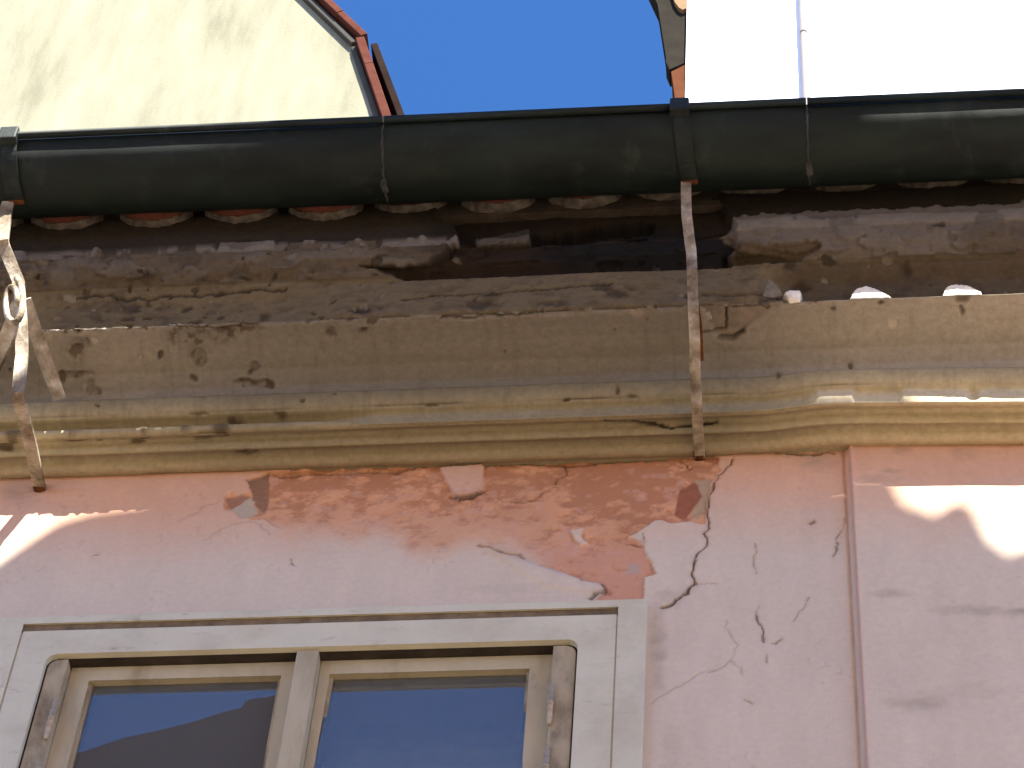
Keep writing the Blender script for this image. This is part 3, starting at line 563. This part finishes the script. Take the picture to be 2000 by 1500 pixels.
# ------------------------------------------------------------------ gutter
GO, GZ, GR = .308, Z0+.4555, .0714
gut = thing('gutter', 'dark green half-round metal gutter running below the sky along the eaves', 'gutter')
def gut_pt(th, r=GR): return (-(GO+r*math.cos(th)), GZ+r*math.sin(th))      # th 0 = street side, negative = underneath
def gutter_section(x0, x1, dr):
    a0, a1 = 0.06, -math.radians(158); nA = 30; nX = max(2, int((x1-x0)/.03)); bm = bmesh.new(); vv = []
    r_ = np.random.default_rng(int(abs(x0)*100))
    for k_ in range(nX+1):
        xx = x0+(x1-x0)*k_/nX; wob = .0003*math.sin(xx*9+1)+.0003*math.sin(xx*23); col = []
        for sgn in (0, 1):
            for a in range(nA+1):
                th = a0+(a1-a0)*a/nA; y, z = gut_pt(th, GR+dr+wob*math.sin(-th)-(.0016 if sgn else 0)); col.append(bm.verts.new((xx, y, z)))
        vv.append(col)
    m_ = nA+1
    for k_ in range(nX):
        for a in range(nA):
            bm.faces.new((vv[k_][a], vv[k_+1][a], vv[k_+1][a+1], vv[k_][a+1])); bm.faces.new((vv[k_][m_+a+1], vv[k_+1][m_+a+1], vv[k_+1][m_+a], vv[k_][m_+a]))
        for a in (0, nA): bm.faces.new((vv[k_][a], vv[k_][m_+a], vv[k_+1][m_+a], vv[k_+1][a]))
    return from_bm('trough', bm, M_gutter, gut, True)
SE1, SE2 = -.684, .022
gutter_section(-5, SE1+.012, 0); gutter_section(SE1-.012, SE2+.012, .0013); gutter_section(SE2-.012, 5, .0004)
yb, zb = gut_pt(.0, GR+.008)
for x0, x1 in ((-5, SE1-.001), (SE1+.001, SE2-.001), (SE2+.001, 5)):
    sweep('rim_bead', [(x0, yb, zb+.002), (x1, yb, zb+.002)], circ(.0068, 14), M_gutter, gut, True, side=(0, 0, 1))
for x0, seed in ((SE1, 3), (SE2, 5)):          # soldered seam
    r_ = np.random.default_rng(seed); path = []; sc = []
    for k_ in range(26):
        th = .0-(math.radians(128))*k_/25; y, z = gut_pt(th, GR+.0028); path.append((x0+r_.normal()*.0008, y, z)); sc.append(.3+.5*r_.random()+(1.2 if 16 < k_ < 21 else 0))
    sweep('solder_seam', path, [(-.0032, -.001), (.0032, -.001), (.002, .001), (-.002, .001)], M_solder, gut, side=(1, 0, 0), scales=sc)

# ------------------------------------------------------------------ gutter brackets
def on_gutter(tanp):                           # where a sight line in the cross section meets the trough's underside
    best = None
    for k_ in range(2000):
        th = -math.radians(k_*.075); y, z = gut_pt(th, GR+.003); t_ = (z-1.6)/(3+y)
        if best is None or abs(t_-tanp) < best[0]: best = (abs(t_-tanp), th)
    return best[1]
def bracket(label, xs_, th_end, pts):
    b = thing('gutter_bracket', label, 'bracket', group='iron gutter brackets')
    path = [(xs_+(.012*k_/14), *gut_pt(.05+(th_end-.05)*k_/14, GR+.0042)) for k_ in range(15)]
    sweep('strap', path, rect(.027, .0024), M_strap, b, side=(1, 0, 0))
    y, z = gut_pt(.05, GR+.006)
    bm = bmesh.new(); bbox(bm, xs_-.016, xs_+.016, y-.0125, y+.012, z-.024, z+.0135); from_bm('clip', bm, M_strap, b, bevel=.003)
    y, z = gut_pt(th_end, GR+.006); bm = bmesh.new(); bbox(bm, xs_+.0, xs_+.026, y-.005, y+.003, z-.003, z+.004); from_bm('rivet', bm, M_rust, b, bevel=.002)
    return b
def at(px_, py_, o_): return tuple(on_plane(px_, py_, -o_))
thR = on_gutter(1.706)
br = bracket('iron bracket with straight bent flat bar against the dark broken cornice', -.188, thR, None)
oR = -gut_pt(thR, GR+.006)[0]
sweep('bar', [at(1340,352,oR), at(1340,385,oR-.001), at(1341,420,oR-.003), at(1348,478,.268), at(1350,490,.264), at(1352,530,.262), at(1354,600,.236), at(1357,665,.200), at(1357.5,720,.162), at(1359,745,.142), at(1361,790,.112), at(1364,850,.05), at(1367,893,.004)],
      [(-.0085, -.003), (.0085, -.003), (.0085, .003), (-.0085, .003)], M_bar, br, side=(1, 0, .0))
sweep('wall_plug', [at(1366,884,.012), at(1367,896,-.01)], circ(.010, 10), M_rust, br, True)
sweep('stay', [at(1360,580,.232), at(1368,640,.17), at(1371,705,.125)], rect(.006, .004), M_rust, br, side=(1, 0, 0))
thL = on_gutter(1.7150)
bl = bracket('iron bracket with scroll and side struts beside the sunlit gutter end', -1.322, thL, None)
oL = -gut_pt(thL, GR+.006)[0]
sweep('bar', [at(16,396,oL), at(13,403,oL), at(5,470,oL+.002), at(7,480,oL-.006), at(31,538,.272), at(36,550,.268), at(42,640,.258), at(43,695,.238), at(42,703,.237), at(35,768,.240), at(36,778,.232), at(46,815,.165), at(58,860,.100), at(78,955,.003)],
      [(-.010, -.0035), (.010, -.0035), (.010, .0035), (-.010, .0035)], M_bar, bl, side=(1, 0, 0))
sc = [];
for k_ in range(22):                            # scroll of flat bar
    a = math.radians(70-k_*21); rr = 1-.026*k_; sc.append(at(26+20*rr*math.cos(a), 590-50*rr*math.sin(a), .275+.010*math.cos(a)))
sweep('scroll', sc, circ(.0058, 10), M_bar, bl, True, side=(.45, -.85, .2))
sweep('strut', [at(48,585,.246), at(80,680,.170), at(116,780,.092)], rect(.022, .016), M_bar, bl, side=(.8, .6, 0))
sweep('strut', [at(38,590,.246), at(12,665,.175), at(-25,745,.115)], rect(.024, .010), M_bar, bl, side=(.8, -.6, 0))
sweep('wall_plug', [at(76,946,.012), at(79,960,-.01)], circ(.011, 10), M_rust, bl, True)

# ------------------------------------------------------------------ taller houses behind the eaves
cream = thing('cream_house', 'tall cream rendered house gable with red tiled coping behind the gutter', 'house')
E1, E2, E3 = (-2.163, 14.4255), (-1.892, 13.945), (-1.734, 13.326)
apex = (-3.4, 16.62); down = (-1.52, 12.48)
prism('wall', [(-6.5, 6), (-1.50, 6), down, E3, E2, E1, apex, (-6.5, 16.62)], 3.5, 3.9, M_cream, cream)
def strip(name, a, b, w0, w1, y0, y1, mat, parent, bevel=.006):
    a = np.array(a); b = np.array(b); d = (b-a)/np.linalg.norm(b-a); nrm = np.array([-d[1], d[0]])
    if nrm[0] < 0: nrm = -nrm
    return prism(name, [tuple(a+nrm*w0), tuple(b+nrm*w0), tuple(b+nrm*w1), tuple(a+nrm*w1)], y0, y1, mat, parent, bevel)
strip('coping_bed', apex, E2, -.004, .022, 3.47, 3.92, M_copgrey, cream); strip('coping_bed', (E2[0]+.002, E2[1]-.02), down, -.008, .014, 3.48, 3.92, M_copgrey, cream)
def coping_run(a, b, n_, w0, w1):
    a = np.array(a); b = np.array(b)
    for k_ in range(n_):
        p, q = a+(b-a)*k_/n_, a+(b-a)*(k_+.997)/n_; j = rng.normal()*.0007
        strip('coping_tile', p, q, w0+j, w1+j, 3.445+rng.normal()*.002, 3.95, M_coping, cream, .004)
coping_run(apex, (E2[0]+.02, E2[1]+.0), 12, .022, .054); coping_run((E2[0]+.004, E2[1]-.012), down, 6, .014, .052)
strip('verge_flashing', (-1.888, 14.06), (-1.50, 12.6), .058, .088, 3.55, 3.95, M_verge, cream, .003)
box('roof_body', -6.5, -2.2, 3.92, 8, 6, 13.2, M_coping, cream)

white = thing('white_house', 'tall sunlit white house wall with thin pale pipe above the gutter', 'house')
WX = -.412
box('wall', WX, 4.5, 3.0, 7, 6, 15.5, M_white, white)
sweep('drain_pipe', [(.050, 2.97, 6.2), (.050, 2.97, 15.3)], circ(.0135, 12), M_pipe, white, True)
for z_ in (11.4, 12.9, 14.4): sweep('pipe_clip', [(.050, 2.97, z_-.012), (.050, 2.97, z_+.012)], circ(.0145, 12), M_pipe, white, True)
prism('shaded_side', [(WX-.001, 12.790), (WX-.001, 15.4), (-1.02, 15.4), (-.532, 13.292), (-.487, 12.832), (-.494, 12.812), (-.478, 12.737)], 3.02, 3.10, M_shadeside, white, .004)  # dark strip for the white house's shaded side, shade put in its colour
prism('render_chip', [(WX-.002, 13.21), (WX-.002, 13.5), (-.50, 13.5), (-.462, 13.27), (-.445, 13.22), (-.43, 13.20)], 3.0, 3.02, M_beige, white)
prism('ridge_tile', [(WX-.001, 12.757), (-.470, 12.702), (-.455, 12.54), (-.448, 12.42), (-.44, 12.2), (WX-.001, 12.2)], 3.01, 3.12, M_orange, white, .004)

# ------------------------------------------------------------------ the house across the street (it shades the facade and shows in the panes)
opp = thing('opposite_house', 'ochre gabled house across the narrow street, mirrored in the window', 'house')
OY = -3.6; K = Z0+3.6*TANE                     # K + q is the height that shades the wall at q above the cornice line
SH = 3.6*math.tan(SUN_AZ)                     # sideways drift of the sunlight across the street
sky_l = [(-2.7, 9.35), (-2.31, 9.51), (-1.86, 9.69), (-1.855, 9.72), (-1.78, 9.735), (-1.0, 10.10), (-1.45+SH, K-.75), (-1.37+SH, K-.45), (-1.30+SH, K-.265), (-1.277+SH, K-.225), (-1.245+SH, K-.180), (-1.195+SH, K-.118), (-1.14+SH, K-.092), (-1.06+SH, K-.080), (-.96+SH, K+.03), (-.45+SH, K+.45)]
sky_r = [(-.07+SH, K+.15), (-.045+SH, K-.085), (.02+SH, K-.100), (.128+SH, K-.090), (.150+SH, K-.160), (.195+SH, K-.187), (.232+SH, K-.150), (.255+SH, K-.165), (.275+SH, K-.25), (.305+SH, K-.285), (.335+SH, K-.268), (.365+SH, K-.235), (.39+SH, K-.26), (.42+SH, K-.34), (.70+SH, 9.0), (1.0+SH, 8.8)]
prism('gable_top', [(-2.7, 8.79)]+sky_l+sky_r+[(1.0+SH, 8.79)], OY-.25, OY, M_opproof, opp)
box('gable_wall', -2.7, 1.0+SH, OY-.25, OY, 0, 8.79, M_opp, opp)
box('shade_beam', -.08+SH, .85+SH, OY+.002, OY+.04, K-.068, K+.30, M_opproof, opp)  # added unseen beam, there only to keep sun off the right gutter
box('shade_post', .78+SH, .85+SH, OY+.002, OY+.04, 8.0, K-.08, M_opproof, opp)  # added post below the shading beam
bm = bmesh.new(); bbox(bm, -2.7, 1.0+SH, OY-6, OY-.25, 0, 8.5); from_bm('rear_block', bm, M_opp, opp)
for wx in (-2.6, -1.2, .4):
    for wz in (1.0, 4.2, 6.9):
        box('window', wx, wx+.8, OY-.02, OY+.02, wz, wz+1.3, M_dark, opp)
